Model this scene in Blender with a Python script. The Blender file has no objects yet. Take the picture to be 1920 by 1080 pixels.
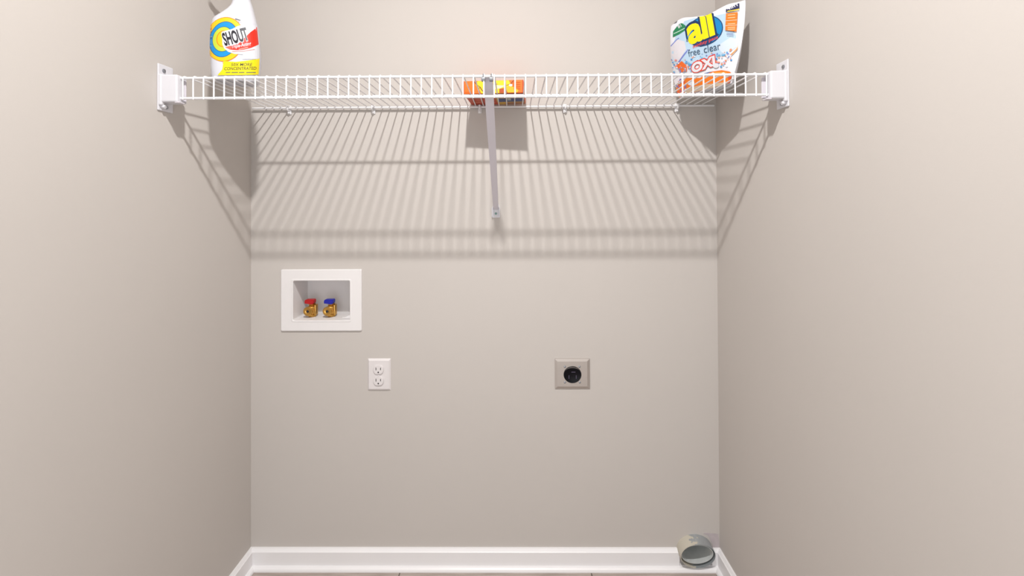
import bpy, bmesh, math, random
from mathutils import Vector, Matrix
random.seed(7)
C = bpy.context.scene.collection
PI = math.pi

# ------------------------------------------------------------------ camera
W = 1.645          # closet width between the side walls (x = 0 .. W), back wall at y = 0
D = 1.5            # camera stands this far in front of the back wall
yaw, pitch, roll = -0.0067, 0.0082, 0.0046
cam_d = bpy.data.cameras.new('camera')
cam = bpy.data.objects.new('camera', cam_d)
C.objects.link(cam)
cam_d.sensor_width = 36
cam_d.lens = 796.76 / 1920 * 36
cam_d.shift_x = 2.62 / 1920
cam_d.shift_y = -174.1 / 1920
cam_d.clip_start = 0.01
c, s = math.cos(yaw), math.sin(yaw)
Ry = Matrix(((c, -s, 0), (s, c, 0), (0, 0, 1)))
c, s = math.cos(pitch), math.sin(pitch)
Rp = Matrix(((1, 0, 0), (0, c, s), (0, -s, c)))
c, s = math.cos(roll), math.sin(roll)
Rr = Matrix(((c, 0, -s), (0, 1, 0), (s, 0, c)))
M = Rr @ Rp @ Ry
R3 = Matrix((M[0], M[2], -M[1])).transposed()
cam.matrix_world = Matrix.Translation((0.930, -D, 1.281)) @ R3.to_4x4()
bpy.context.scene.camera = cam

# ------------------------------------------------------------------ world, lights, exposure
LAMP = Vector((0.84, -1.30, 2.665))
w = bpy.data.worlds.new('world')
bpy.context.scene.world = w
w.use_nodes = True
w.node_tree.nodes['Background'].inputs[0].default_value = (0.97, 0.985, 1.0, 1)
w.node_tree.nodes['Background'].inputs[1].default_value = 0.10
ld = bpy.data.lights.new('lamp_light', 'AREA')
ld.energy = 50
ld.color = (1.0, 0.985, 0.965)
ld.shape = 'DISK'
ld.size = 0.075
lo = bpy.data.objects.new('lamp_light', ld)
lo.location = LAMP
C.objects.link(lo)
ad = bpy.data.lights.new('fill_light', 'AREA')  # unseen fill panel added to brighten the walls, not a hallway lamp
ad.shape = 'RECTANGLE'
ad.size = 1.5
ad.size_y = 1.5
ad.energy = 15
ad.color = (0.97, 0.985, 1.0)
ao = bpy.data.objects.new('fill_light', ad)
ao.location = (W / 2, -2.15, 0.80)
ao.rotation_euler = (PI / 2, 0, 0)
C.objects.link(ao)
vs = bpy.context.scene.view_settings
vs.view_transform = 'Standard'
vs.look = 'None'
vs.gamma = 1
vs.exposure = 0.0
vs.use_curve_mapping = False

# ------------------------------------------------------------------ materials
def lin(v):
    v /= 255
    return v / 12.92 if v <= 0.04045 else ((v + 0.055) / 1.055) ** 2.4

def mat(name, rgb, rough=0.5, metal=0.0, noise=0.0, nscale=30, bump=0.0, bscale=200, spec=0.5):
    m = bpy.data.materials.new(name)
    m.use_nodes = True
    nt = m.node_tree
    b = nt.nodes['Principled BSDF']
    col = tuple(lin(v) for v in rgb) + (1,)
    b.inputs['Base Color'].default_value = col
    b.inputs['Roughness'].default_value = rough
    b.inputs['Metallic'].default_value = metal
    b.inputs['Specular IOR Level'].default_value = spec
    tc = nt.nodes.new('ShaderNodeTexCoord')
    if noise:
        n = nt.nodes.new('ShaderNodeTexNoise')
        n.inputs['Scale'].default_value = nscale
        n.inputs['Detail'].default_value = 4
        nt.links.new(tc.outputs['Object'], n.inputs['Vector'])
        r = nt.nodes.new('ShaderNodeValToRGB')
        r.color_ramp.elements[0].position = 0.3
        r.color_ramp.elements[1].position = 0.7
        r.color_ramp.elements[0].color = tuple(v * (1 - noise) for v in col[:3]) + (1,)
        r.color_ramp.elements[1].color = tuple(min(1, v * (1 + noise)) for v in col[:3]) + (1,)
        nt.links.new(n.outputs['Fac'], r.inputs['Fac'])
        nt.links.new(r.outputs['Color'], b.inputs['Base Color'])
    if bump:
        n = nt.nodes.new('ShaderNodeTexNoise')
        n.inputs['Scale'].default_value = bscale
        n.inputs['Detail'].default_value = 3
        nt.links.new(tc.outputs['Object'], n.inputs['Vector'])
        bp = nt.nodes.new('ShaderNodeBump')
        bp.inputs['Strength'].default_value = bump
        bp.inputs['Distance'].default_value = 0.001
        nt.links.new(n.outputs['Fac'], bp.inputs['Height'])
        nt.links.new(bp.outputs['Normal'], b.inputs['Normal'])
    return m

WALL = mat('wall_paint', (189, 183, 178), 0.75, noise=0.008, nscale=3, bump=0.12, bscale=350, spec=0.25)
CEIL = mat('ceiling_paint', (190, 186, 181), 0.9, noise=0.01)
TRIM = mat('trim_paint', (228, 226, 227), 0.4, noise=0.01, nscale=8)
WIRE = mat('white_vinyl_wire', (222, 221, 223), 0.35, noise=0.01)
PLAST = mat('white_plastic', (209, 208, 213), 0.4, noise=0.01)
BRACE = mat('grey_white_metal', (206, 201, 208), 0.45, noise=0.01)
FRAME = mat('box_plastic', (221, 218, 218), 0.45, noise=0.01)
PLATE = mat('outlet_plastic', (213, 208, 208), 0.35, noise=0.01)
SLOT = mat('slot_black', (35, 30, 32), 0.6, noise=0.02)
BRASS = mat('brass', (205, 160, 85), 0.28, 1.0, noise=0.12, nscale=60)
RED = mat('red_lever', (168, 6, 16), 0.4, noise=0.03)
BLUE = mat('blue_lever', (10, 20, 150), 0.4, noise=0.03)
STEEL = mat('satin_steel', (186, 178, 172), 0.5, 0.8, noise=0.03, nscale=15)
SCREW = mat('screw_metal', (150, 152, 158), 0.35, 0.8, noise=0.05)
BLACK = mat('black_plastic', (9, 8, 14), 0.3, noise=0.05, spec=0.15)
GALV = mat('galvanised_steel', (214, 217, 216), 0.5, 0.25, noise=0.10, nscale=22)
BOTTLE = mat('white_bottle', (202, 203, 210), 0.3, noise=0.01)
POUCHM = mat('pouch_film', (214, 215, 221), 0.28, noise=0.01)
ORANGE = mat('carton_orange', (240, 105, 2), 0.45, noise=0.03)
BULB = mat('bulb_glass', (250, 248, 240), 0.3, noise=0.01)
LAMPM = mat('lamp_base_white', (240, 240, 238), 0.4, noise=0.01)

def duct_material():
    m = mat('patched_duct', (176, 181, 184), 0.5, 0.5, noise=0.1, nscale=22)
    nt = m.node_tree
    b = nt.nodes['Principled BSDF']
    tc = nt.nodes.new('ShaderNodeTexCoord')
    sx = nt.nodes.new('ShaderNodeSeparateXYZ')
    nt.links.new(tc.outputs['Object'], sx.inputs[0])
    n = nt.nodes.new('ShaderNodeTexNoise')
    n.inputs['Scale'].default_value = 75
    n.inputs['Detail'].default_value = 6
    nt.links.new(tc.outputs['Object'], n.inputs['Vector'])
    # joint compound smeared on the left half and around the wall end
    a = nt.nodes.new('ShaderNodeMath'); a.operation = 'MULTIPLY_ADD'
    nt.links.new(sx.outputs['X'], a.inputs[0]); a.inputs[1].default_value = -9.0; a.inputs[2].default_value = -0.12
    a2 = nt.nodes.new('ShaderNodeMath'); a2.operation = 'ADD'
    nt.links.new(a.outputs[0], a2.inputs[0]); nt.links.new(n.outputs['Fac'], a2.inputs[1])
    a3 = nt.nodes.new('ShaderNodeMath'); a3.operation = 'GREATER_THAN'
    nt.links.new(a2.outputs[0], a3.inputs[0]); a3.inputs[1].default_value = 0.60
    old = b.inputs['Base Color'].links[0].from_socket
    mx = nt.nodes.new('ShaderNodeMix'); mx.data_type = 'RGBA'
    nt.links.new(a3.outputs[0], mx.inputs[0]); nt.links.new(old, mx.inputs[6])
    mx.inputs[7].default_value = (lin(188), lin(182), lin(168), 1)
    nt.links.new(mx.outputs[2], b.inputs['Base Color'])
    iv = nt.nodes.new('ShaderNodeMath'); iv.operation = 'MULTIPLY_ADD'
    nt.links.new(a3.outputs[0], iv.inputs[0]); iv.inputs[1].default_value = -0.6; iv.inputs[2].default_value = 0.6
    nt.links.new(iv.outputs[0], b.inputs['Metallic'])
    return m

def floor_material():
    m = bpy.data.materials.new('plank_tile')
    m.use_nodes = True
    nt = m.node_tree
    b = nt.nodes['Principled BSDF']
    b.inputs['Roughness'].default_value = 0.45
    tc = nt.nodes.new('ShaderNodeTexCoord')
    mp = nt.nodes.new('ShaderNodeMapping')
    mp.inputs['Location'].default_value = (0.458, 0.27, 0)
    nt.links.new(tc.outputs['Object'], mp.inputs['Vector'])
    br = nt.nodes.new('ShaderNodeTexBrick')
    br.inputs['Scale'].default_value = 1
    br.inputs['Brick Width'].default_value = 0.66
    br.inputs['Row Height'].default_value = 0.32
    br.inputs['Mortar Size'].default_value = 0.0022
    br.inputs['Color1'].default_value = (lin(172), lin(160), lin(152), 1)
    br.inputs['Color2'].default_value = (lin(165), lin(152), lin(144), 1)
    br.inputs['Mortar'].default_value = (lin(95), lin(85), lin(76), 1)
    nt.links.new(mp.outputs[0], br.inputs['Vector'])
    st = nt.nodes.new('ShaderNodeMapping')
    st.inputs['Scale'].default_value = (4, 40, 1)
    nt.links.new(tc.outputs['Object'], st.inputs['Vector'])
    n = nt.nodes.new('ShaderNodeTexNoise')
    n.inputs['Scale'].default_value = 2.5
    n.inputs['Detail'].default_value = 6
    nt.links.new(st.outputs[0], n.inputs['Vector'])
    r = nt.nodes.new('ShaderNodeValToRGB')
    r.color_ramp.elements[0].position = 0.3
    r.color_ramp.elements[0].color = (0.72, 0.70, 0.68, 1)
    r.color_ramp.elements[1].position = 0.7
    r.color_ramp.elements[1].color = (1, 1, 1, 1)
    nt.links.new(n.outputs['Fac'], r.inputs['Fac'])
    mx = nt.nodes.new('ShaderNodeMix'); mx.data_type = 'RGBA'; mx.blend_type = 'MULTIPLY'
    mx.inputs[0].default_value = 1
    nt.links.new(br.outputs['Color'], mx.inputs[6]); nt.links.new(r.outputs['Color'], mx.inputs[7])
    nt.links.new(mx.outputs[2], b.inputs['Base Color'])
    return m

_flat = {}
def flat(rgb, rough=0.4):
    k = (rgb, rough)
    if k not in _flat:
        _flat[k] = mat('print_%d_%d_%d' % rgb, tuple(v * 0.9 for v in rgb), rough, noise=0.012)
    return _flat[k]

# ------------------------------------------------------------------ mesh helpers
def new_bm():
    return bmesh.new()

def box(bm, x0, x1, y0, y1, z0, z1, bevel=0.0, seg=2, mi=0):
    r = bmesh.ops.create_cube(bm, size=1)
    vs_ = r['verts']
    for v in vs_:
        v.co = Vector((x0 + (v.co.x + .5) * (x1 - x0), y0 + (v.co.y + .5) * (y1 - y0), z0 + (v.co.z + .5) * (z1 - z0)))
    fs = set(f for v in vs_ for f in v.link_faces)
    for f in fs:
        f.material_index = mi
    if bevel:
        es = list(set(e for v in vs_ for e in v.link_edges))
        bmesh.ops.bevel(bm, geom=es, offset=bevel, segments=seg, profile=0.5, affect='EDGES')

def tube(bm, pts, r, n=8, cap=True):
    pts = [Vector(p) for p in pts]
    rings = []
    ref = None
    for i, p in enumerate(pts):
        if i == 0: t = pts[1] - p
        elif i == len(pts) - 1: t = p - pts[i - 1]
        else: t = (pts[i + 1] - p).normalized() + (p - pts[i - 1]).normalized()
        t.normalize()
        if ref is None:
            ref = Vector((0, 0, 1)) if abs(t.z) < .9 else Vector((1, 0, 0))
        a = t.cross(ref).normalized()
        b = a.cross(t).normalized()
        ref = b
        rr = r[i] if isinstance(r, (list, tuple)) else r
        rings.append([bm.verts.new(p + a * math.cos(2 * PI * k / n) * rr + b * math.sin(2 * PI * k / n) * rr) for k in range(n)])
    for i in range(len(rings) - 1):
        for k in range(n):
            bm.faces.new((rings[i][k], rings[i][(k + 1) % n], rings[i + 1][(k + 1) % n], rings[i + 1][k]))
    if cap:
        bm.faces.new(rings[0][::-1])
        bm.faces.new(rings[-1])

def prism(bm, pts, off):
    """closed solid from a planar polygon and an offset vector"""
    a = [bm.verts.new(Vector(p)) for p in pts]
    b = [bm.verts.new(Vector(p) + Vector(off)) for p in pts]
    n = len(a)
    bm.faces.new(a); bm.faces.new(b[::-1])
    for i in range(n):
        bm.faces.new((a[i], b[i], b[(i + 1) % n], a[(i + 1) % n]))

def loft(bm, rings, cap=True):
    vr = [[bm.verts.new(Vector(p)) for p in r] for r in rings]
    n = len(vr[0])
    for i in range(len(vr) - 1):
        for k in range(n):
            bm.faces.new((vr[i][k], vr[i][(k + 1) % n], vr[i + 1][(k + 1) % n], vr[i + 1][k]))
    if cap:
        bm.faces.new(vr[0][::-1]); bm.faces.new(vr[-1])

def obj(name, bm, m, parent=None, smooth=False, label=None, origin=None):
    bmesh.ops.recalc_face_normals(bm, faces=bm.faces[:])
    me = bpy.data.meshes.new(name)
    base = Vector((0, 0, 0))
    if origin is not None:
        base = Vector(origin)
    elif parent is not None:
        base = parent_world(parent)
    for v in bm.verts:
        v.co -= base
    bm.to_mesh(me); bm.free()
    for mm in (m if isinstance(m, list) else [m]):
        me.materials.append(mm)
    if smooth:
        for p in me.polygons:
            p.use_smooth = True
        try:
            me.set_sharp_from_angle(angle=math.radians(38))
        except Exception:
            pass
    o = bpy.data.objects.new(name, me)
    C.objects.link(o)
    if parent is not None:
        o.parent = parent
        o.location = base - parent_world(parent)
    else:
        o.location = base
    if label: o['label'] = label
    return o

def parent_world(o):
    v = Vector((0, 0, 0))
    while o is not None:
        v += o.location
        o = o.parent
    return v

def thing(name, label, cat, loc, group=None):
    o = bpy.data.objects.new(name, None)
    o.empty_display_size = 0.02
    C.objects.link(o)
    o.location = loc
    o['label'] = label; o['category'] = cat
    if group: o['group'] = group
    return o

def struct(o, label=None):
    o['kind'] = 'structure'
    if label: o['label'] = label
    return o

# ------------------------------------------------------------------ the closet
FZ = -0.008
CZ = 2.74
YF = -2.4          # where the side walls end towards the hallway
# back wall with the opening of the washer box and of the duct
BX0, BX1, BZ0, BZ1 = 0.1520, 0.3525, 0.8555, 0.9948
DX0, DX1, DZ0, DZ1 = 1.491, 1.621, 0.005, 0.109     # patch of wall round the duct, its hole is an ellipse
bm = new_bm()
def slab(x0, x1, z0, z1):
    box(bm, x0, x1, 0, 0.14, z0, z1)
slab(-0.14, W + 0.14, BZ1, CZ)
slab(-0.14, BX0, BZ0, BZ1); slab(BX1, W + 0.14, BZ0, BZ1)
slab(-0.14, W + 0.14, DZ1, BZ0)
slab(-0.14, DX0, DZ0, DZ1); slab(DX1, W + 0.14, DZ0, DZ1)
slab(-0.14, W + 0.14, FZ - 0.1, DZ0)
def on_rect(t):
    c_, s_ = math.cos(t), math.sin(t)
    hx, hz = (DX1 - DX0) / 2, (DZ1 - DZ0) / 2
    k = min(hx / abs(c_) if abs(c_) > 1e-9 else 9, hz / abs(s_) if abs(s_) > 1e-9 else 9)
    return ((DX0 + DX1) / 2 + k * c_, 0, (DZ0 + DZ1) / 2 + k * s_)
ca0 = math.atan2(DZ1 - DZ0, DX1 - DX0)
angs = []
for a0, a1 in ((-ca0, ca0), (ca0, PI - ca0), (PI - ca0, PI + ca0), (PI + ca0, 2 * PI - ca0)):
    angs += [a0 + (a1 - a0) * k / 12 for k in range(12)]
loft(bm, [[on_rect(t) for t in angs], [(1.556 + .0555 * math.cos(t), 0, .0570 + .0455 * math.sin(t)) for t in angs],
          [(1.556 + .0555 * math.cos(t), .14, .0570 + .0455 * math.sin(t)) for t in angs]], cap=False)
bmesh.ops.remove_doubles(bm, verts=bm.verts, dist=1e-5)
wb = struct(obj('wall_back', bm, WALL), 'plain greige painted back wall of the laundry closet')
bm = new_bm(); box(bm, -0.12, 0, YF, 0, FZ, CZ)
struct(obj('wall_left', bm, WALL), 'greige painted side wall on the left')
bm = new_bm(); box(bm, W, W + 0.12, YF, 0, FZ, CZ)
struct(obj('wall_right', bm, WALL), 'greige painted side wall on the right')
bm = new_bm(); box(bm, -0.3, W + 0.3, YF - 1.2, 0.0, FZ - 0.1, FZ)
struct(obj('floor', bm, floor_material()), 'floor of long brown-grey stone look tiles')
bm = new_bm(); box(bm, -0.12, W + 0.12, YF, 0, CZ, CZ + 0.1)
struct(obj('ceiling', bm, CEIL), 'white ceiling')
# bare drywall patch around the duct
bm = new_bm()
prism(bm, [(1.588, 0, 0.1085), (1.603, 0, 0.101), (1.613, 0, 0.086), (1.619, 0, 0.066), (1.620, 0, 0.055), (W, 0, 0.055), (1.640, 0, 0.106), (1.600, 0, 0.110)], (0, -0.0012, 0))
obj('drywall_patch', bm, mat('bare_drywall', (178, 168, 170), 0.9, noise=0.06, nscale=40), wb, label='unpainted lilac-grey drywall patch by the duct')

def profile_run(name, pts, a, b, into):
    """sweep a baseboard profile (depth, height) from a to b; 'into' points into the room; mitred ends"""
    a, b, into = Vector(a), Vector(b), Vector(into)
    d = (b - a).normalized()
    bm = new_bm()
    rings = []
    for P, sgn in ((a, 1), (b, -1)):
        rings.append([P + into * q + Vector((0, 0, h)) + d * (sgn * q if MITRE[name][0 if sgn == 1 else 1] else 0) for q, h in pts])
    loft(bm, rings)
    return bm
MITRE = {'baseboard_back': (1, 1), 'baseboard_left': (1, 0), 'baseboard_right': (1, 0)}
prof_board = [(0, 0.0), (0.0135, 0.0), (0.0135, 0.0505), (0.0105, 0.0525), (0.006, 0.0590), (0, 0.0595)]
prof_shoe = [(0.0135, FZ), (0.0265, FZ), (0.0265, FZ + 0.004), (0.0245, FZ + 0.009), (0.0200, FZ + 0.0125), (0.0135, FZ + 0.0135)]
bb = None
for nm, a, b, into in (('baseboard_back', (0, 0, 0), (W, 0, 0), (0, -1, 0)),
                       ('baseboard_left', (0, 0, 0), (0, YF, 0), (1, 0, 0)),
                       ('baseboard_right', (W, 0, 0), (W, YF, 0), (-1, 0, 0))):
    b0 = [(q, h if h > 0 else FZ) for q, h in prof_board]
    if nm == 'baseboard_back':          # cut out round the duct
        MITRE['cut_a'], MITRE['cut_b'] = (1, 0), (0, 1)
        bm = profile_run('cut_a', b0, a, (1.500, 0, 0), into)
        b2 = profile_run('cut_b', b0, (1.6125, 0, 0), b, into)
        tmp = bpy.data.meshes.new('tmp'); b2.to_mesh(tmp); b2.free(); bm.from_mesh(tmp); bpy.data.meshes.remove(tmp)
        box(bm, 1.500, 1.6125, -.0130, 0, FZ, .0072)
        o = struct(obj(nm, bm, TRIM))
        obj('shoe_moulding', profile_run(nm, prof_shoe, a, b, into), TRIM, o)
        continue
    o = struct(obj(nm, profile_run(nm, b0, a, b, into), TRIM))
    obj('shoe_moulding', profile_run(nm, prof_shoe, a, b, into), TRIM, o)

# ceiling lamp (out of frame, gives the main light)
lamp = thing('ceiling_lamp', 'white round ceiling lamp holder with a bare bulb', 'lamp', (LAMP.x, LAMP.y, CZ))
def disc_stack(bm, cx, cy, prof, n=24):
    loft(bm, [[(cx + r * math.cos(2 * PI * k / n), cy + r * math.sin(2 * PI * k / n), z) for k in range(n)] for r, z in prof])
bm = new_bm(); disc_stack(bm, LAMP.x, LAMP.y, [(0.055, CZ), (0.055, CZ - 0.012), (0.03, CZ - 0.02), (0.022, CZ - 0.03)])
obj('lamp_base', bm, LAMPM, lamp, True)
bm = new_bm(); disc_stack(bm, LAMP.x, LAMP.y, [(0.012, CZ - 0.03), (0.014, CZ - 0.034), (0.017, CZ - 0.042), (0.014, CZ - 0.046), (0.004, CZ - 0.048)], 16)
bl = obj('bulb', bm, BULB, lamp, True)
nt = BULB.node_tree.nodes['Principled BSDF']
nt.inputs['Emission Color'].default_value = (1, .95, .88, 1); nt.inputs['Emission Strength'].default_value = 4

# ------------------------------------------------------------------ wire shelf
ZS = 1.6034; SD = 0.3834; LIP = 0.0535
shelf = thing('wire_shelf', 'long white vinyl coated wire shelf spanning the closet between the side walls', 'shelf', (W / 2, -0.2, ZS))
RR = 0.0037; WR = 0.0020
def rail(name, x0, x1, y, z, r=RR):
    bm = new_bm(); tube(bm, [(x0, y, z), (x1, y, z)], r, 12)
    return obj(name, bm, WIRE, shelf, True)
rail('front_rail', 0.012, W - 0.012, -SD, ZS)
rail('front_rail', 0.012, W - 0.012, -SD, ZS - LIP)
rail('middle_rail', 0.012, W - 0.012, -0.195, ZS - 0.0055 + 0.001, 0.0033)
rail('back_rail', 0.012, W - 0.012, -0.0115, ZS)
NW = 57
for i in range(NW):
    x = 0.0600 + i * (1.5925 - 0.0600) / (NW - 1)
    bm = new_bm()
    zt = ZS + RR + WR * 0.6; yf = -SD - RR - WR * 0.6
    pts = [(x, -0.0080, zt), (x, -SD + 0.004, zt)]
    for k in range(1, 6):
        a = PI / 2 * k / 6
        pts.append((x, -SD + 0.004 - (yf + SD - 0.004) * -1 * math.sin(a), zt - 0.0078 * (1 - math.cos(a))))
    pts += [(x, yf, zt - 0.0088), (x, yf, ZS - LIP - 0.004)]
    tube(bm, pts, WR, 8)
    obj('deck_wire', bm, WIRE, shelf, True)

# end brackets on the side walls
def end_bracket(side):
    X = (lambda d: d) if side == 'left' else (lambda d: W - d)
    lab = {'left': 'white plastic shelf end bracket screwed to the left side wall',
           'right': 'white plastic shelf end bracket screwed to the right side wall'}[side]
    t = thing('shelf_bracket', lab, 'bracket', (X(0), -0.375, 1.578), 'end brackets of the wire shelf')
    bm = new_bm()
    ys0, ys1 = -0.350, -0.399
    box(bm, min(X(0), X(.004)), max(X(0), X(.004)), ys1, ys0, 1.517, 1.640, 0.0018)
    box(bm, min(X(.002), X(.012)), max(X(.002), X(.012)), ys1, ys1 + .012, 1.530, 1.612, 0.003)   # front fin
    obj('mounting_plate', bm, PLAST, t)
    bm = new_bm()
    box(bm, min(X(.003), X(.047)), max(X(.003), X(.0515)), -0.3975, -0.362, 1.538, 1.6105, 0.004, 3)
    obj('rail_sleeve', bm, PLAST, t)
    bm = new_bm()
    box(bm, min(X(.044), X(.057)), max(X(.044), X(.057)), -0.3745, -0.371, 1.543, 1.599, 0.001)
    box(bm, min(X(.044), X(.057)), max(X(.044), X(.057)), -0.396, -0.374, 1.536, 1.5395, 0.001)
    obj('rail_tongue', bm, BRACE, t)
    bm = new_bm()
    tube(bm, [(X(.004), -.388, 1.530), (X(.014), -.388, 1.526)], [0.006, 0.0045], 10)
    obj('locking_peg', bm, PLAST, t, True)
    for y, z in ((-0.382, 1.6240), (-0.374, 1.5285)):
        bm = new_bm()
        tube(bm, [(X(.0035), y, z), (X(.0062), y, z), (X(.0075), y, z)], [0.0052, 0.0050, 0.0030], 12)
        obj('screw', bm, SCREW, t, True)
end_bracket('left'); end_bracket('right')

# wall clips carrying the back rail
def wall_clip(x, label):
    t = thing('wall_clip', label, 'clip', (x, 0, ZS), 'clips holding the back rail of the shelf')
    bm = new_bm()
    # J-hook: back plate, hook under the rail, front lip
    box(bm, x - .0065, x + .0065, -.0045, 0, ZS - .021, ZS + .010, .0015)
    pts = []
    for k in range(9):
        a = PI * (1.0 * k / 8)
        pts.append((x, -0.0115 + 0.0075 * math.cos(a), ZS - 0.0015 - 0.0075 * math.sin(a)))
    pts.append((x, -0.019, ZS + 0.006))
    tube(bm, pts, 0.0036, 8)
    obj('clip_body', bm, WIRE, t, True)
    bm = new_bm()
    tube(bm, [(x, -.0045, ZS - .0155), (x, -.0105, ZS - .0160), (x, -.012, ZS - .0160)], [.0038, .0038, .002], 10)
    obj('nail_head', bm, WIRE, t, True)
for x, lab in ((0.1386, 'white plastic rail clip under the spray bottle end, first from the left side wall'),
               (0.4363, 'white plastic rail clip between the spray bottle and the orange carton'),
               (0.8130, 'white plastic rail clip right under the orange carton beside the diagonal brace'),
               (1.1134, 'white plastic rail clip between the orange carton and the detergent pouch'),
               (1.5055, 'white plastic rail clip under the detergent pouch near the right side wall')):
    wall_clip(x, lab)

# diagonal brace
brace = thing('shelf_brace', 'white metal diagonal support brace from the shelf front down to the back wall', 'brace', (0.868, 0, 1.235))
A = Vector((0.8645, -SD + 0.0010, ZS - 0.001)); B = Vector((0.8680, -0.006, 1.243))
ax = (B - A).normalized()
sd = Vector((1, 0, 0)); sd = (sd - ax * sd.dot(ax)).normalized()
up = sd.cross(ax).normalized()
if up.z < 0: up = -up
bm = new_bm()
w0, w1, th, dp = 0.0118, 0.0092, 0.0016, 0.011
def chan(P, w):
    # U channel, open side upwards/backwards
    q = [(-w, dp), (-w, 0), (w, 0), (w, dp), (w - th, dp), (w - th, th), (-w + th, th), (-w + th, dp)]
    return [P + sd * a + up * b for a, b in q]
loft(bm, [chan(A - ax * 0.004, w0), chan(A.lerp(B, .3), w0), chan(B, w1)])
obj('channel', bm, BRACE, brace)
bm = new_bm()
prism(bm, [(0.8530, 0, 1.217), (0.8560, 0, 1.2145), (0.8800, 0, 1.2145), (0.8830, 0, 1.217), (0.8810, 0, 1.248), (0.8775, 0, 1.262), (0.8585, 0, 1.262), (0.8550, 0, 1.248)], (0, -0.004, 0))
box(bm, .8535, .8570, -.012, -.003, 1.220, 1.250, .001)
box(bm, .8790, .8825, -.012, -.003, 1.220, 1.250, .001)
obj('foot_plate', bm, PLAST, brace)
bm = new_bm(); tube(bm, [(.868, -.004, 1.2285), (.868, -.0065, 1.2285), (.868, -.0075, 1.2285)], [.0042, .0040, .002], 12)
obj('screw', bm, mat('green_grey_screw', (120, 150, 145), .4, .5, noise=.03), brace, True)
for dx in (-.0125, .0085):
    bm = new_bm()
    tube(bm, [(A.x + dx, -SD + .010, ZS - .010), (A.x + dx, -SD + .0085, ZS + .002), (A.x + dx, -SD + 0.001, ZS + .0058), (A.x + dx, -SD - .0064, ZS + .001), (A.x + dx, -SD - .0070, ZS - .006)], .0019, 8)
    box(bm, A.x + dx - .005, A.x + dx + .005, -SD - .009, -SD + .008, ZS - .0125, ZS - .0055, .001)
    obj('rail_hook', bm, SCREW, brace, True)

# ------------------------------------------------------------------ printed artwork
def text_bm(txt, bold=0.0, spacing=1.0):
    cu = bpy.data.curves.new('t', 'FONT')
    cu.body = txt; cu.offset = bold; cu.resolution_u = 3; cu.space_character = spacing
    o = bpy.data.objects.new('t', cu); C.objects.link(o)
    bpy.context.view_layer.update()
    dg = bpy.context.evaluated_depsgraph_get()
    me = bpy.data.meshes.new_from_object(o.evaluated_get(dg))
    b = bmesh.new(); b.from_mesh(me)
    bpy.data.objects.remove(o); bpy.data.meshes.remove(me); bpy.data.curves.remove(cu)
    return b

class Art:
    """collects flat shapes drawn on a label in label units and lays them on a surface"""
    def __init__(self, to_surface, step):
        self.f = to_surface; self.step = step
        self.bm = bmesh.new(); self.mats = []; self.layer = 0
    def mi(self, rgb):
        m = flat(rgb)
        if m not in self.mats: self.mats.append(m)
        return self.mats.index(m)
    hold = None
    def _add(self, b, rgb):
        if self.hold is None:
            self.layer += 1
        else:
            self.hold = (self.hold + 1) % 5
            self.layer = self.base + 1 + self.hold
        st = self.step
        if b.verts:
            for ax_ in (0, 1):
                lo_ = min(v.co[ax_] for v in b.verts); hi = max(v.co[ax_] for v in b.verts)
                k = math.floor(lo_ / st) + 1
                while k * st < hi:
                    n = Vector((1, 0, 0)) if ax_ == 0 else Vector((0, 1, 0))
                    bmesh.ops.bisect_plane(b, geom=b.verts[:] + b.edges[:] + b.faces[:], plane_co=n * (k * st), plane_no=n)
                    k += 1
        idx = self.mi(rgb); mp = {}
        for v in b.verts:
            mp[v] = self.bm.verts.new(self.f(v.co.x, v.co.y, self.layer))
        for f in b.faces:
            try:
                nf = self.bm.faces.new([mp[v] for v in f.verts]); nf.material_index = idx
            except ValueError:
                pass
        b.free()
    def poly(self, pts, rgb):
        b = bmesh.new()
        vs_ = [b.verts.new((x, y, 0)) for x, y in pts]
        f = b.faces.new(vs_)
        bmesh.ops.triangulate(b, faces=[f])
        self._add(b, rgb)
    def ell(self, cx, cy, rx, ry, rgb, rot=0, n=40):
        c_, s_ = math.cos(rot), math.sin(rot)
        self.poly([(cx + rx * math.cos(t) * c_ - ry * math.sin(t) * s_, cy + rx * math.cos(t) * s_ + ry * math.sin(t) * c_)
                   for t in [2 * PI * k / n for k in range(n)]], rgb)
    def stroke(self, pts, wd, rgb):
        L, Rr_ = [], []
        for i, (x, y) in enumerate(pts):
            x0, y0 = pts[max(0, i - 1)]; x1, y1 = pts[min(len(pts) - 1, i + 1)]
            d = math.hypot(x1 - x0, y1 - y0) or 1
            nx, ny = -(y1 - y0) / d * wd / 2, (x1 - x0) / d * wd / 2
            L.append((x + nx, y + ny)); Rr_.append((x - nx, y - ny))
        self.poly(L + Rr_[::-1], rgb)
    def text(self, txt, x0, y0, x1, y1, h, rgb, bold=0.0, shear=0.0, spacing=1.0, grow=0.0, ref='H'):
        """baseline from (x0,y0) to (x1,y1) in label units (y down), capital height h; grow thickens letters in place"""
        base = text_bm(txt, bold, spacing)
        xs = [v.co.x for v in base.verts]; a, b_ = min(xs), max(xs)
        rb = text_bm(ref, bold); ch = max(v.co.y for v in rb.verts); rb.free()
        if grow:
            base.free(); base = text_bm(txt, bold + grow, spacing)
        L = math.hypot(x1 - x0, y1 - y0); ux, uy = (x1 - x0) / L, (y1 - y0) / L
        sx_ = L / (b_ - a); sy_ = h / ch
        for v in base.verts:
            px = (v.co.x - a) * sx_ + v.co.y * sy_ * shear; py = v.co.y * sy_
            # up direction in a y-down label
            v.co = Vector((x0 + ux * px + uy * py, y0 + uy * px - ux * py, 0))
        self._add(base, rgb)
    def build(self, name, parent, label=None):
        return obj(name, self.bm, self.mats, parent, label=label)

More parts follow.
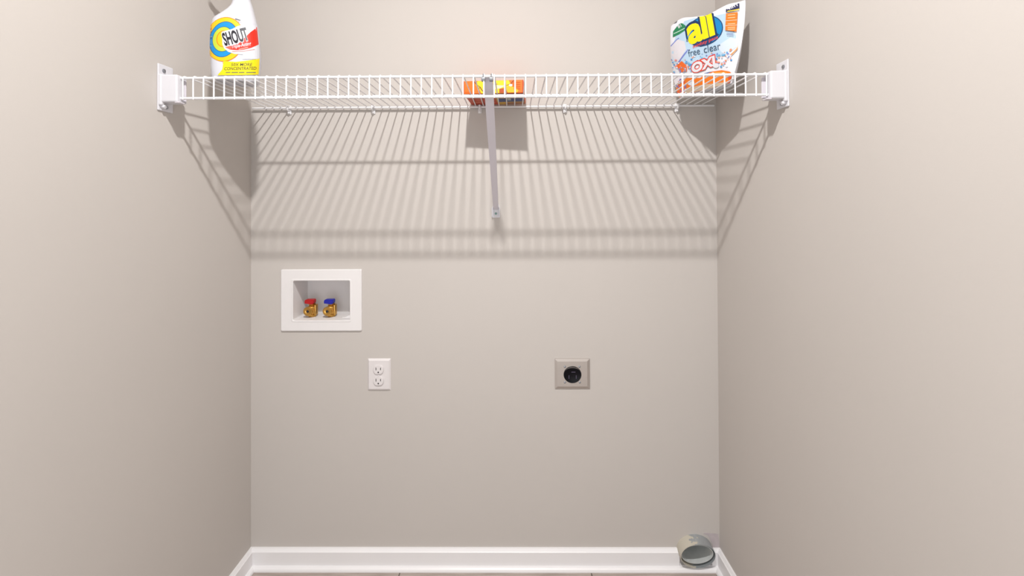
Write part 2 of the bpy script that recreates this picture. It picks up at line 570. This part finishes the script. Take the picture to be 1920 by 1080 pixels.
CAMC = Vector((0.930, -D, 1.281))
def seen(P):
    v = M @ (Vector(P) - CAMC)
    return 960 - 2.62 + 796.76 * v.x / v.y, 540 - 174.1 - 796.76 * v.z / v.y
def fit_uv(surf, tx, ty, a, b, lo_a, hi_a, lo_b, hi_b, k=8):
    """surface coordinates of the printed point that the photograph shows at tx, ty"""
    e = 1e-4
    for _ in range(k):
        x0, y0 = seen(surf(a, b)); xa, ya = seen(surf(a + e, b)); xb, yb = seen(surf(a, b + e))
        J = ((xa - x0) / e, (xb - x0) / e, (ya - y0) / e, (yb - y0) / e)
        det = J[0] * J[3] - J[1] * J[2]
        if abs(det) < 1e-6: break
        dx, dy = tx - x0, ty - y0
        a = min(hi_a, max(lo_a, a + (J[3] * dx - J[1] * dy) / det))
        b = min(hi_b, max(lo_b, b + (-J[2] * dx + J[0] * dy) / det))
    return a, b

# ------------------------------------------------------------------ spray bottle
sil = [(1.8494, 0.1425, 0.1834), (1.8283, 0.1372, 0.1899), (1.815, 0.1275, 0.1928), (1.7992, 0.1118, 0.1964), (1.7855, 0.0963, 0.1999), (1.7769, 0.092, 0.2016), (1.7621, 0.0895, 0.2036), (1.7413, 0.0886, 0.2055), (1.7204, 0.0882, 0.2074), (1.6993, 0.0875, 0.2087), (1.6783, 0.0882, 0.2089), (1.6574, 0.0889, 0.2079), (1.6302, 0.0905, 0.2061)]
ZB = ZS + RR + 2 * WR
sil = [(0, 0, 0), (0, 0, 0)] + sil
sil[1] = (1.866, sil[2][1] + .003, sil[2][2] - .002)
sil[0] = (1.908, sil[2][1] + .004, sil[2][2] - .003)
sil += [(ZB + .004, sil[-1][1] + .001, sil[-1][2] - .001), (ZB, sil[-1][1] + .006, sil[-1][2] - .006)]
BXC, BYC, BTURN = 0.135, -0.310, math.radians(20)
def turned(P):
    c_, s_ = math.cos(BTURN), math.sin(BTURN)
    a, b = P.x - BXC, P.y - BYC
    return Vector((BXC + a * c_ - b * s_, BYC + a * s_ + b * c_, P.z))
def bsec(z):
    for i in range(len(sil) - 1):
        z1, a1, b1 = sil[i]; z0, a0, b0 = sil[i + 1]
        if z0 <= z <= z1:
            t = (z - z0) / (z1 - z0)
            a, b = a0 + (a1 - a0) * t, b0 + (b1 - b0) * t
            break
    else:
        a, b = (sil[0][1], sil[0][2]) if z > sil[0][0] else (sil[-1][1], sil[-1][2])
    hw = (b - a) / 2
    dep = min(0.043, 0.014 + hw * 0.47)
    return (a + b) / 2, hw, dep
def bring(z, n=44):
    cx_, hw, dp_ = bsec(z); e = 2 / 2.7
    out = []
    for k in range(n):
        t = 2 * PI * k / n
        out.append((cx_ + hw * math.copysign(abs(math.cos(t)) ** e, math.cos(t)), BYC + dp_ * math.copysign(abs(math.sin(t)) ** e, math.sin(t)), z))
    return out
bottle = thing('spray_bottle', 'white stain remover spray bottle standing on the left end of the wire shelf', 'bottle', (BXC, BYC, ZB))
bottle.rotation_euler = (0, 0, BTURN)      # turned a little towards the room
bm = new_bm()
zz = [sil[-1][0], sil[-2][0]]
z = sil[-2][0] + 0.008
while z < sil[0][0]:
    zz.append(z); z += 0.006
zz.append(sil[0][0])
loft(bm, [bring(z) for z in zz])
obj('bottle_body', bm, BOTTLE, bottle, True)
ncx = bsec(sil[0][0])[0]
def rring(cx_, cy_, r, z, n=24): return [(cx_ + r * math.cos(2 * PI * k / n), cy_ + r * math.sin(2 * PI * k / n), z) for k in range(n)]
bm = new_bm(); loft(bm, [rring(ncx, BYC, r, z) for r, z in ((.019, 1.910), (.020, 1.913), (.020, 1.934), (.017, 1.938))])
obj('collar', bm, BOTTLE, bottle, True)
bm = new_bm()
prism(bm, [(ncx - .016, BYC - .012, 1.936), (ncx + .016, BYC - .012, 1.936), (ncx + .030, BYC - .012, 1.961), (ncx + .028, BYC - .012, 1.981), (ncx - .045, BYC - .012, 1.983), (ncx - .062, BYC - .012, 1.976), (ncx - .062, BYC - .012, 1.962), (ncx - .022, BYC - .012, 1.960)], (0, .024, 0))
bmesh.ops.bevel(bm, geom=bm.edges[:], offset=.003, segments=2, affect='EDGES')
sh = obj('spray_head', bm, BOTTLE, bottle, True)
bm = new_bm(); tube(bm, [(ncx - .060, BYC, 1.969), (ncx - .074, BYC, 1.969)], .009, 12)
obj('nozzle', bm, flat((225, 60, 40)), sh, True)
bm = new_bm(); tube(bm, [(ncx - .030, BYC, 1.962), (ncx - .036, BYC, 1.946), (ncx - .046, BYC, 1.928), (ncx - .055, BYC, 1.916)], [.006, .006, .005, .004], 10)
obj('trigger', bm, flat((225, 60, 40)), sh, True)

def bottle_face(u, Z, e=0.0):
    cx_, hw, dp_ = bsec(Z)
    u = max(-.999, min(.999, u))
    return Vector((cx_ + u * hw + u * abs(u) ** 3 * e, BYC - dp_ * (1 - abs(u) ** 2.7) ** (1 / 2.7) - e, Z))
def on_bottle(ax_, ay_, layer):
    px, py = ax_ / 7.2 + 380, ay_ / 7.2
    u, Z = fit_uv(lambda a, b: turned(bottle_face(a, b)), px, py, 0.0, 1.70, -.975, .975, ZB + .005, 1.87)
    return bottle_face(u, Z, 0.0005 + 0.00007 * layer)
A_ = Art(on_bottle, 26)
YEL, ORG, BLU, LIM, NAV, REDC, INK, WHT = (255, 208, 10), (240, 140, 20), (0, 150, 222), (205, 222, 60), (10, 70, 140), (226, 42, 18), (22, 20, 34), (226, 227, 233)
A_.ell(300, 532, 262, 304, ORG, .25)
A_.ell(296, 532, 254, 294, YEL, .25)
A_.ell(285, 532, 190, 247, NAV, .30)
A_.ell(285, 532, 183, 239, BLU, .30)
A_.ell(275, 530, 140, 173, NAV, .25)
A_.ell(275, 530, 134, 166, LIM, .25)
A_.ell(275, 525, 88, 112, ORG, .2)
A_.ell(280, 525, 80, 103, YEL, .2)
A_.poly([(262, 430), (400, 392), (470, 355), (600, 318), (700, 340), (800, 340), (800, 740), (600, 742), (430, 730), (345, 700), (292, 655), (268, 600)], WHT)
A_.poly([(560, 700), (800, 690), (800, 800), (540, 800), (545, 745)], WHT)
A_.poly([(305, 640), (480, 598), (655, 548), (650, 432), (700, 395), (728, 362), (748, 480), (756, 602), (650, 650), (560, 672), (470, 680), (370, 672)], REDC)
A_.poly([(305, 640), (385, 618), (385, 673), (350, 662)], (240, 110, 90))
A_.text('SHOUT', 302, 618, 628, 534, 176, WHT, bold=.03, shear=-.04, grow=.05)
A_.text('SHOUT', 302, 618, 628, 534, 172, INK, bold=.035, shear=-.04)
A_.text('Triple-Acting', 388, 660, 652, 608, 46, WHT, bold=.02, shear=.15)
A_.stroke([(490, 668), (560, 656), (612, 640)], 8, (250, 190, 175))
A_.stroke([(400, 698), (560, 692), (700, 668)], 6, (230, 130, 115))
A_.stroke([(440, 254), (515, 276)], 8, (60, 60, 70)); A_.stroke([(480, 290), (572, 316)], 4, (90, 90, 100))
A_.poly([(284, 826), (450, 838), (560, 826), (700, 806), (788, 790), (784, 1008), (600, 1014), (205, 1018), (268, 940)], (250, 228, 0))
A_.text('50X MORE', 385, 894, 664, 892, 38, (50, 50, 45), bold=.01, shear=.2)
A_.text('CONCENTRATED', 292, 950, 718, 944, 40, (50, 50, 45), bold=.01, shear=.15)
for x0, x1 in ((315, 378), (392, 480), (490, 566), (590, 712)):
    A_.stroke([(x0, 982), (x1, 980)], 12, (130, 130, 90))
A_.build('label', bottle, 'printed label with concentric rings and slanted word')

# ------------------------------------------------------------------ detergent pouch
PBL = Vector((1.4818, -0.090, ZB + .0005)); PBR = Vector((1.5608, -0.270, ZB + .0005))
PTL = Vector((1.4564, -0.090, 1.8566)); PTR = Vector((1.6030, -0.270, 1.8528))
pn = Vector((0.916, 0.402, 0))   # away from the printed face
def pfront(u, v, side, extra=0.0):
    P = (PBL * (1 - u) + PBR * u) * (1 - v) + (PTL * (1 - u) + PTR * u) * v
    bow = math.sin(PI * min(1, max(0, v))) ** 0.8
    dirn = (PBR - PBL).normalized()
    P = P - dirn * 0.017 * bow * (1 - u) ** 2 + dirn * 0.012 * bow * u ** 3
    P.z += v ** 3 * (0.009 * math.exp(-((u - .17) / .12) ** 2) - 0.007 * math.exp(-((u - .52) / .12) ** 2) + .004 * math.exp(-((u - .80) / .1) ** 2))
    P.z -= v ** 6 * .006 * (math.exp(-(u / .04) ** 2))
    prof = max(0, 4 * u * (1 - u)) ** 0.55
    t = 0.050 * (1 - v) ** 0.55
    if side == 0:
        off = -0.012 * prof * math.sin(PI * min(1, v * 1.0)) ** .7 + 0.0025 * math.sin(u * 9 + v * 7) * prof * math.sin(PI * v)
    else:
        off = 0.0018 + t * prof + 0.004 * prof * math.sin(PI * v)
    return P + pn * off - pn * extra
pouch = thing('detergent_pouch', 'crumpled white and blue detergent pouch standing on the right end of the wire shelf', 'pouch', (1.53, -0.18, ZB))
bm = new_bm()
NU, NV = 30, 30
rings = []
for j in range(NV + 1):
    v = j / NV
    rings.append([pfront(i / NU, v, 0) for i in range(NU + 1)] + [pfront(i / NU, v, 1) for i in range(NU, -1, -1)])
loft(bm, rings)
obj('pouch_film', bm, POUCHM, pouch, True)

def homography(src):
    """matrix taking four label corners to the unit square"""
    dst = [(0, 1), (1, 1), (0, 0), (1, 0)]
    rows = []
    for (x, y), (u, v) in zip(src, dst):
        rows.append([x, y, 1, 0, 0, 0, -u * x, -u * y, u]); rows.append([0, 0, 0, x, y, 1, -v * x, -v * y, v])
    n = 8
    for i in range(n):
        p = max(range(i, n), key=lambda r: abs(rows[r][i])); rows[i], rows[p] = rows[p], rows[i]
        for r in range(n):
            if r != i:
                f = rows[r][i] / rows[i][i]
                rows[r] = [a - f * b for a, b in zip(rows[r], rows[i])]
    return [rows[i][8] / rows[i][i] for i in range(n)] + [1]
HG = homography([(100, 240), (848, 0), (175, 1030), (705, 870)])
def on_pouch(x, y, layer):
    q = HG[6] * x + HG[7] * y + 1
    u = (HG[0] * x + HG[1] * y + HG[2]) / q; v = (HG[3] * x + HG[4] * y + HG[5]) / q
    u = max(.03, min(.97, u)); v = max(.03, min(.97, v))
    u, v = fit_uv(lambda a, b: pfront(a, b, 0), x / 5.4 + 1240, y / 5.4, u, v, .012, .988, .006, .992)
    return pfront(u, v, 0, 0.0006 + 0.00008 * layer)
P_ = Art(on_pouch, 34)
PB = (188, 216, 238)
P_.poly([(150, 360), (235, 215), (330, 185), (480, 175), (590, 150), (660, 135), (665, 330), (760, 370), (720, 480), (640, 560), (420, 640), (240, 650), (120, 640), (100, 520)], PB)
P_.poly([(560, 470), (700, 380), (800, 400), (760, 480), (640, 560)], (215, 228, 242))
P_.poly([(165, 400), (238, 420), (252, 500), (170, 640), (95, 600), (98, 470)], (226, 222, 228))
for a in ([(95, 470), (160, 400), (180, 385)], [(160, 650), (225, 560), (275, 500)], [(180, 640), (200, 600), (262, 520)], [(100, 600), (112, 612)]):
    P_.stroke(a, 9, (120, 130, 205))
P_.poly([(118, 378), (122, 318), (160, 270), (190, 238), (214, 236), (250, 262), (240, 310), (180, 350)], (32, 130, 84))
P_.stroke([(128, 342), (180, 318), (240, 286)], 8, (190, 225, 205))
P_.text('#1', 176, 286, 210, 268, 34, WHT, bold=.02)
P_.ell(440, 312, 196, 146, (15, 62, 112), -.42)
P_.ell(440, 312, 186, 136, (0, 132, 196), -.42)
P_.poly([(300, 430), (560, 330), (590, 350), (480, 455), (400, 474), (330, 462)], (15, 62, 112))
P_.text('all', 282, 448, 548, 338, 262, (15, 50, 95), bold=.04, shear=.22, spacing=.95, grow=.055, ref='l')
P_.text('all', 282, 448, 548, 338, 256, (255, 232, 0), bold=.04, shear=.22, spacing=.95, ref='l')
P_.text('mighty pacs', 325, 490, 578, 388, 30, (225, 70, 70), bold=.02, shear=.3)
P_.ell(606, 346, 6, 6, (15, 62, 112), 0, 10)
P_.text('free', 280, 578, 398, 548, 72, (60, 86, 112), bold=.0, shear=.12, ref='f')
P_.text('clear', 438, 540, 606, 498, 72, (60, 86, 112), bold=.0, shear=.12, ref='l')
P_.ell(418, 548, 5, 5, (110, 150, 185), 0, 8)
rs = random.Random(3)
cols = [(70, 150, 215), (130, 140, 215), (230, 140, 140), (110, 185, 228), (240, 240, 248), (90, 165, 220), (240, 150, 110)]
P_.base, P_.hold = P_.layer, 0
for k in range(170):
    t = rs.random()
    x = 110 + 620 * t + rs.uniform(-20, 20)
    y = 690 - 120 * t + rs.gauss(0, 38)
    if 315 < x < 560 and 610 < y < 740: continue
    q = rs.uniform(5, 13)
    P_.ell(x, y, q, q * .8, rs.choice(cols), 0, 8)
P_.hold = None
P_.layer = P_.base + 6
P_.poly([(162, 665), (212, 618), (262, 665), (266, 722), (196, 735)], (240, 105, 25))
P_.base, P_.hold = P_.layer, 0
for k in range(16):
    P_.ell(rs.uniform(185, 260), rs.uniform(665, 730), 7, 6, rs.choice(cols), 0, 8)
P_.hold = None
P_.layer = P_.base + 6
P_.text('OXI', 318, 742, 556, 655, 96, (225, 62, 40), bold=.05, shear=.25, grow=.055)
P_.text('OXI', 318, 742, 556, 655, 92, WHT, bold=.05, shear=.25)
P_.ell(560, 665, 30, 24, WHT)
P_.stroke([(430, 752), (500, 735), (560, 728)], 12, (70, 100, 160))
P_.poly([(455, 755), (530, 725), (620, 712), (700, 726), (738, 760), (716, 840), (700, 888), (660, 880), (560, 890), (430, 915), (300, 945), (170, 1020), (150, 900), (200, 850), (262, 790), (400, 790)], (242, 122, 18))
P_.poly([(120, 760), (250, 770), (240, 820), (190, 850), (140, 900)], (238, 234, 240))
P_.stroke([(470, 762), (560, 738), (650, 735), (715, 760)], 9, (255, 178, 80))
P_.poly([(650, 740), (728, 745), (722, 830), (700, 870), (668, 880), (690, 800)], (215, 78, 20))
P_.poly([(250, 900), (420, 860), (600, 840), (670, 830), (690, 872), (560, 885), (330, 935), (240, 960)], (206, 184, 160))
P_.base, P_.hold = P_.layer, 0
for k in range(26):
    P_.ell(rs.uniform(150, 260), rs.uniform(800, 960), 10, 8, rs.choice([(225, 90, 80), (245, 150, 60), (235, 235, 240), (130, 110, 180)]), 0, 8)
P_.hold = None
P_.layer = P_.base + 6
P_.ell(312, 842, 34, 26, WHT)
P_.stroke([(835, 372), (812, 440), (770, 505), (715, 560)], 11, (245, 150, 60))
P_.poly([(665, 98), (800, 34), (802, 84), (664, 126)], (30, 34, 80))
P_.text('4in1', 682, 108, 786, 62, 30, WHT, bold=.02, shear=.1)
P_.stroke([(680, 118), (740, 108), (800, 96)], 10, (250, 210, 30))
P_.poly([(666, 140), (785, 124), (772, 322), (658, 308)], (240, 125, 25))
for y0 in (150, 178, 240, 278, 296):
    P_.stroke([(685, y0 + 6), (760, y0)], 7, (252, 205, 160))
for y0 in (205, 256):
    P_.stroke([(664, y0 + 8), (780, y0)], 4, (252, 225, 200))
for y0 in (338, 354):
    P_.stroke([(674, y0), (744, y0 + 4)], 6, (105, 110, 150))
P_.build('pouch_artwork', pouch, 'printed artwork with yellow word on a blue oval')

# ------------------------------------------------------------------ orange carton
carton = thing('cardboard_carton', 'flat orange and yellow carton lying on the middle of the wire shelf', 'box', (0.872, -0.09, ZB))
ca = math.radians(-4.0)
CXm, CYm, CW, CDp, CH = 0.8735, -0.0905, 0.190, 0.156, 0.041
def cpt(a, b, h, e=0):
    """a 0..1 across, b 0..1 from front to back, h height"""
    lx = (a - .5) * CW; ly = (b - .5) * CDp
    return Vector((CXm + lx * math.cos(ca) - ly * math.sin(ca), CYm + lx * math.sin(ca) + ly * math.cos(ca), ZB + .0005 + h))
bm = new_bm()
prism(bm, [cpt(0, 0, 0), cpt(1, 0, 0), cpt(1, 1, 0), cpt(0, 1, 0)], (0, 0, CH))
bmesh.ops.bevel(bm, geom=bm.edges[:], offset=.0012, segments=1, affect='EDGES')
obj('carton_body', bm, ORANGE, carton)
fdir = (cpt(.5, 0, 0) - cpt(.5, 1, 0)).normalized()
def on_front(x, y, layer):     # x 0..100, y 0..100 (down)
    return cpt(x / 100, 0, CH * (1 - y / 100)) + fdir * (0.0004 + .00008 * layer)
F_ = Art(on_front, 200)
YL = (255, 214, 20)
F_.poly([(24, 2), (76, 2), (80, 45), (72, 98), (30, 98), (26, 60), (20, 30)], YL)
F_.poly([(47, 34), (58, 38), (70, 42), (62, 62), (45, 70), (36, 66), (36, 40)], (255, 250, 190))
F_.poly([(36, 70), (52, 70), (52, 97), (36, 97)], (176, 120, 20))
F_.poly([(60, 66), (70, 58), (74, 97), (60, 97)], (190, 80, 20))
F_.stroke([(18, 4), (22, 30), (28, 48), (31, 72), (35, 90)], 1.6, (120, 60, 25))
F_.stroke([(28, 48), (25, 70), (28, 90)], 1.2, (140, 80, 25))
F_.stroke([(84, 2), (79, 30), (70, 44)], 1.6, (130, 60, 25))
F_.poly([(70, 60), (78, 40), (92, 80), (90, 97), (74, 97)], (250, 190, 30))
F_.ell(79, 40, 3, 9, WHT, 0, 14)
for y0 in (20, 36, 52, 68):
    F_.stroke([(83, y0), (95, y0)], 3.5, (205, 95, 15))
F_.stroke([(50, 30), (57, 30)], 3, (150, 110, 60))
F_.stroke([(3, 86), (16, 86)], 3, (205, 100, 20))
F_.stroke([(99, 2), (99, 98)], 1.2, (190, 60, 20))
F_.stroke([(1, 2), (1, 98)], 1.4, (190, 60, 20))
F_.build('front_print', carton, 'orange and yellow printed front with a pale band')
def on_under(x, y, layer):     # y 0 = front edge, 100 = back edge
    return cpt(x / 100, y / 100, -0.0002 - .00006 * layer)
U_ = Art(on_under, 200)
U_.poly([(0.5, 0.5), (99.5, 0.5), (99.5, 99.5), (0.5, 99.5)], (205, 70, 25))
U_.poly([(0.5, 0.5), (99.5, 0.5), (99.5, 26), (0.5, 26)], (170, 55, 30))
for k in range(7):
    U_.stroke([(52 + k * 6.5, 12), (55 + k * 6.5, 20)], 3, (220, 190, 180))
U_.poly([(50, 38), (99, 38), (99, 99), (50, 99)], (215, 165, 40))
U_.poly([(54, 42), (99, 42), (99, 74), (54, 74)], (45, 70, 125))
U_.poly([(70, 42), (76, 42), (76, 60), (70, 60)], (190, 200, 190))
U_.poly([(66, 80), (99, 80), (99, 97), (66, 97)], (165, 105, 70))
U_.stroke([(6, 70), (22, 70)], 5, (240, 140, 90))
U_.stroke([(30, 80), (46, 80)], 5, (240, 150, 110))
U_.build('underside_print', carton, 'red, blue and yellow printed underside')

# ------------------------------------------------------------------ washer outlet box
wbx = thing('washer_outlet_box', 'white recessed plastic washer supply box with framed rim in the back wall', 'outlet box', (0.25, 0, 0.926))
FX0, FX1, FZ0, FZ1 = 0.1085, 0.3940, 0.8180, 1.0345
def rr(x0, x1, z0, z1, r, y, n=5):
    out = []
    for cx_, cz_, a0 in ((x1 - r, z1 - r, 0), (x0 + r, z1 - r, PI / 2), (x0 + r, z0 + r, PI), (x1 - r, z0 + r, 1.5 * PI)):
        for k in range(n + 1):
            a = a0 + PI / 2 * k / n
            out.append((cx_ + r * math.cos(a), y, cz_ + r * math.sin(a)))
    return out
bm = new_bm()
loft(bm, [rr(FX0, FX1, FZ0, FZ1, .004, 0), rr(FX0, FX1, FZ0, FZ1, .004, -.004), rr(FX0 + .002, FX1 - .002, FZ0 + .002, FZ1 - .002, .004, -.0062),
          rr(BX0 - .006, BX1 + .006, BZ0 - .006, BZ1 + .006, .006, -.0062), rr(BX0 - .004, BX1 + .004, BZ0 - .004, BZ1 + .004, .006, -.0072),
          rr(BX0 - .001, BX1 + .001, BZ0 - .001, BZ1 + .001, .006, -.0068), rr(BX0, BX1, BZ0, BZ1, .006, -.005), rr(BX0, BX1, BZ0, BZ1, .006, 0.001)], cap=False)
obj('rim_frame', bm, FRAME, wbx)
bm = new_bm()
RD = 0.100
loft(bm, [rr(BX0, BX1, BZ0, BZ1, .006, 0.0), rr(BX0 + .001, BX1 - .001, BZ0 + .0005, BZ1 - .001, .006, RD)], cap=False)
f = bm.faces.new([bm.verts.new(p) for p in rr(BX0 + .001, BX1 - .001, BZ0 + .0005, BZ1 - .001, .006, RD)])
obj('recess_tub', bm, FRAME, wbx)
bm = new_bm()
prism(bm, [(BX1 - .036, .018, BZ0 + .001), (BX1 - .001, .010, BZ0 + .001), (BX1 - .001, .070, BZ0 + .001), (BX1 - .036, .062, BZ0 + .001)], (0, 0, .004))
prism(bm, [(BX1 - .026, .016, BZ0 + .005), (BX1 - .001, .016, BZ0 + .005), (BX1 - .001, .016, BZ0 + .017)], (0, .040, 0))
obj('drain_knockout', bm, FRAME, wbx)
def valve(x, m, col):
    bm = new_bm()
    zc = 0.880; y0 = 0.024
    # hex base and body turned around a vertical axis
    def vr(r, z, n=16, cy=0.046): return [(x + .002 + r * math.cos(2 * PI * k / n), cy + r * math.sin(2 * PI * k / n), z) for k in range(n)]
    loft(bm, [vr(.014, BZ0 + .001, 6), vr(.015, BZ0 + .004, 6), vr(.015, BZ0 + .010, 6)])
    loft(bm, [vr(.0125, BZ0 + .010), vr(.0155, BZ0 + .015), vr(.0160, BZ0 + .030), vr(.0140, BZ0 + .038), vr(.0100, BZ0 + .0405)])
    loft(bm, [vr(.0125, BZ0 + .040, 6), vr(.0130, BZ0 + .0475, 6)])
    # hose thread pointing out of the box with ridges
    prof = [(.0135, .044), (.0135, .034), (.0155, .033), (.0155, .031), (.0140, .030), (.0155, .029), (.0155, .027), (.0140, .026), (.0160, .025), (.0162, .0215), (.0150, .020), (.0085, .0195), (.0055, .021), (.0050, .030)]
    loft(bm, [[(x - .003 + r * math.cos(2 * PI * k / 20), y, zc + r * math.sin(2 * PI * k / 20)) for k in range(20)] for r, y in prof])
    box(bm, x + .012, x + .019, .036, .056, BZ0 + .006, BZ0 + .044, .002)
    v = obj('supply_valve', bm, BRASS, wbx, True, label='brass supply valve with %s lever' % col)
    bm = new_bm()
    tube(bm, [(x - .003, .0212, zc), (x - .003, .0208, zc)], .0046, 12)
    obj('valve_port', bm, SLOT, v)
    bm = new_bm()
    zh = BZ0 + .049
    prism(bm, [(x - .019, .030, zh + .001), (x - .0190, .030, zh + .0110), (x - .016, .030, zh + .0150), (x + .012, .030, zh + .0155), (x + .0150, .030, zh + .0130), (x + .0145, .030, zh + .003), (x + .010, .030, zh - .002), (x - .001, .030, zh - .002), (x - .004, .030, zh + .001)], (0, .020, 0))
    bmesh.ops.bevel(bm, geom=bm.edges[:], offset=.0012, segments=2, affect='EDGES')
    obj('lever', bm, m, v, True, label='%s plastic lever' % col)
valve(0.1935, RED, 'red'); valve(0.2635, BLUE, 'blue')

# ------------------------------------------------------------------ duplex wall outlet
out = thing('wall_outlet', 'white rectangular duplex power outlet on the back wall below the washer box', 'outlet', (0.4547, 0, 0.6645))
bm = new_bm()
loft(bm, [rr(.4143, .4951, .6091, .7198, .002, 0), rr(.4143, .4951, .6091, .7198, .002, -.0015), rr(.4195, .4899, .6150, .7138, .002, -.0062)])
obj('cover_plate', bm, PLATE, out)
for zc in (.6835, .6445):
    bm = new_bm()
    def sock(r, y):
        o_ = []
        for k in range(32):
            t = 2 * PI * k / 32
            o_.append((.4540 + r * .0182 * math.cos(t), y, zc + max(-.0142, min(.0142, r * .0175 * math.sin(t)))))
        return o_
    loft(bm, [sock(1, -.006), sock(1, -.0098), sock(.94, -.0108)])
    sk = obj('socket', bm, PLATE, out)
    for dx, hh in ((-.0080, .0042), (.0078, .0036)):
        bm = new_bm(); box(bm, .4540 + dx - .0011, .4540 + dx + .0011, -.0112, -.0100, zc + .003 - hh, zc + .004 + hh)
        obj('slot', bm, SLOT, sk)
    bm = new_bm(); tube(bm, [(.4540, -.0100, zc - .0085), (.4540, -.0112, zc - .0085)], .0026, 12)
    obj('slot', bm, SLOT, sk)
bm = new_bm(); tube(bm, [(.4540, -.0060, .664), (.4540, -.0074, .664), (.4540, -.0078, .664)], [.0030, .0030, .0015], 12)
obj('screw', bm, PLATE, out, True)

# ------------------------------------------------------------------ dryer outlet
dry = thing('dryer_outlet', 'square brushed steel dryer outlet plate with round black receptacle on the back wall', 'outlet', (1.1338, 0, 0.6660))
bm = new_bm()
def sq(m, y): return rr(1.0723 + m, 1.1952 - m, .6136 + m * .9, .7184 - m * .9, .0015, y, 3)
loft(bm, [sq(0, 0), sq(0, -.0030), sq(.0090, -.0056), sq(.0100, -.0058)])
obj('steel_plate', bm, STEEL, dry)
cx_, cz_ = 1.1338, .6640
bm = new_bm()
def circ(r, y, n=40, dz=0): return [(cx_ + r * 1.04 * math.cos(2 * PI * k / n), y, cz_ + dz + r * .98 * math.sin(2 * PI * k / n)) for k in range(n)]
loft(bm, [circ(.0298, -.0050), circ(.0298, -.0072), circ(.0290, -.0078), circ(.0275, -.0072)])
rc = obj('receptacle', bm, BLACK, dry, True)
for pts in ([(-.004, .008), (.010, .008), (.010, .0105), (-.004, .0105)], [(-.014, -.014), (-.0115, -.014), (-.0115, -.002), (-.014, -.002)], [(.0115, -.014), (.014, -.014), (.014, -.002), (.0115, -.002)]):
    bm = new_bm(); prism(bm, [(cx_ + a, -.0070, cz_ + b) for a, b in pts], (0, -.0008, 0))
    obj('contact_slot', bm, mat('slot_grey', (70, 62, 84), .4, noise=.02), rc)
bm = new_bm()
n_ = 24
o1 = [(cx_ + .0285 * 1.04 * math.cos(t), cz_ + .0285 * .98 * math.sin(t)) for t in [PI * .12 + PI * .76 * k / n_ for k in range(n_ + 1)]]
o2 = [(cx_ + .0262 * math.cos(t) * 1.04, cz_ + .0150 * math.sin(t) + .0085) for t in [PI * .12 + PI * .76 * k / n_ for k in range(n_ + 1)]]
prism(bm, [(a, -.0071, b) for a, b in o1 + o2[::-1]], (0, -.0008, 0))
obj('shroud_crescent', bm, mat('dull_grey_rim', (92, 86, 84), .5, .3, noise=.03), rc)
for dx, dz in ((-.0265, .0275), (.0245, .0275), (-.0265, -.0270), (.0255, -.0270)):
    bm = new_bm(); tube(bm, [(cx_ + dx, -.0055, cz_ + dz), (cx_ + dx, -.0068, cz_ + dz), (cx_ + dx, -.0076, cz_ + dz)], [.0040, .0038, .0020], 12)
    obj('screw', bm, SCREW, dry, True)

# ------------------------------------------------------------------ dryer vent duct
duct = thing('dryer_vent_duct', 'short galvanised dryer vent duct stub in the right corner above the baseboard', 'duct', (1.567, 0, 0.055))
dcz = 0.0570
def ring(cx_, rx, rz, ytop, ybot, n=48, dz=0.0):
    o_ = []
    for k in range(n):
        t = 2 * PI * k / n
        zz_ = math.sin(t)
        o_.append((cx_ + rx * math.cos(t), ybot + (ytop - ybot) * (zz_ + 1) / 2, dcz + dz + rz * zz_))
    return o_
bm = new_bm()
loft(bm, [ring(1.556, .0615, .0480, 0, 0), ring(1.555, .0590, .0470, -.043, -.028), ring(1.555, .0578, .0458, -.043, -.028), ring(1.556, .0590, .0460, -.001, -.001)], cap=False)
obj('outer_sleeve', bm, duct_material(), duct, True, label='outer sleeve smeared with cream joint compound', origin=(1.5665, -.03, .06))
bm = new_bm()
loft(bm, [ring(1.556, .0500, .0410, .12, .12), ring(1.553, .0545, .0390, -.041, -.024, dz=.0045), ring(1.553, .0533, .0378, -.041, -.024, dz=.0045), ring(1.556, .0488, .0398, .12, .12)], cap=False)
fb = ring(1.556, .0490, .0400, .118, .118)
bm.faces.new([bm.verts.new(p) for p in fb])
inn = obj('inner_pipe', bm, GALV, duct, True)
bm = new_bm(); tube(bm, [(1.527, -.018, .0285), (1.535, .05, .0240), (1.539, .11, .0215)], .0012, 6)
obj('pipe_seam', bm, GALV, inn, True)
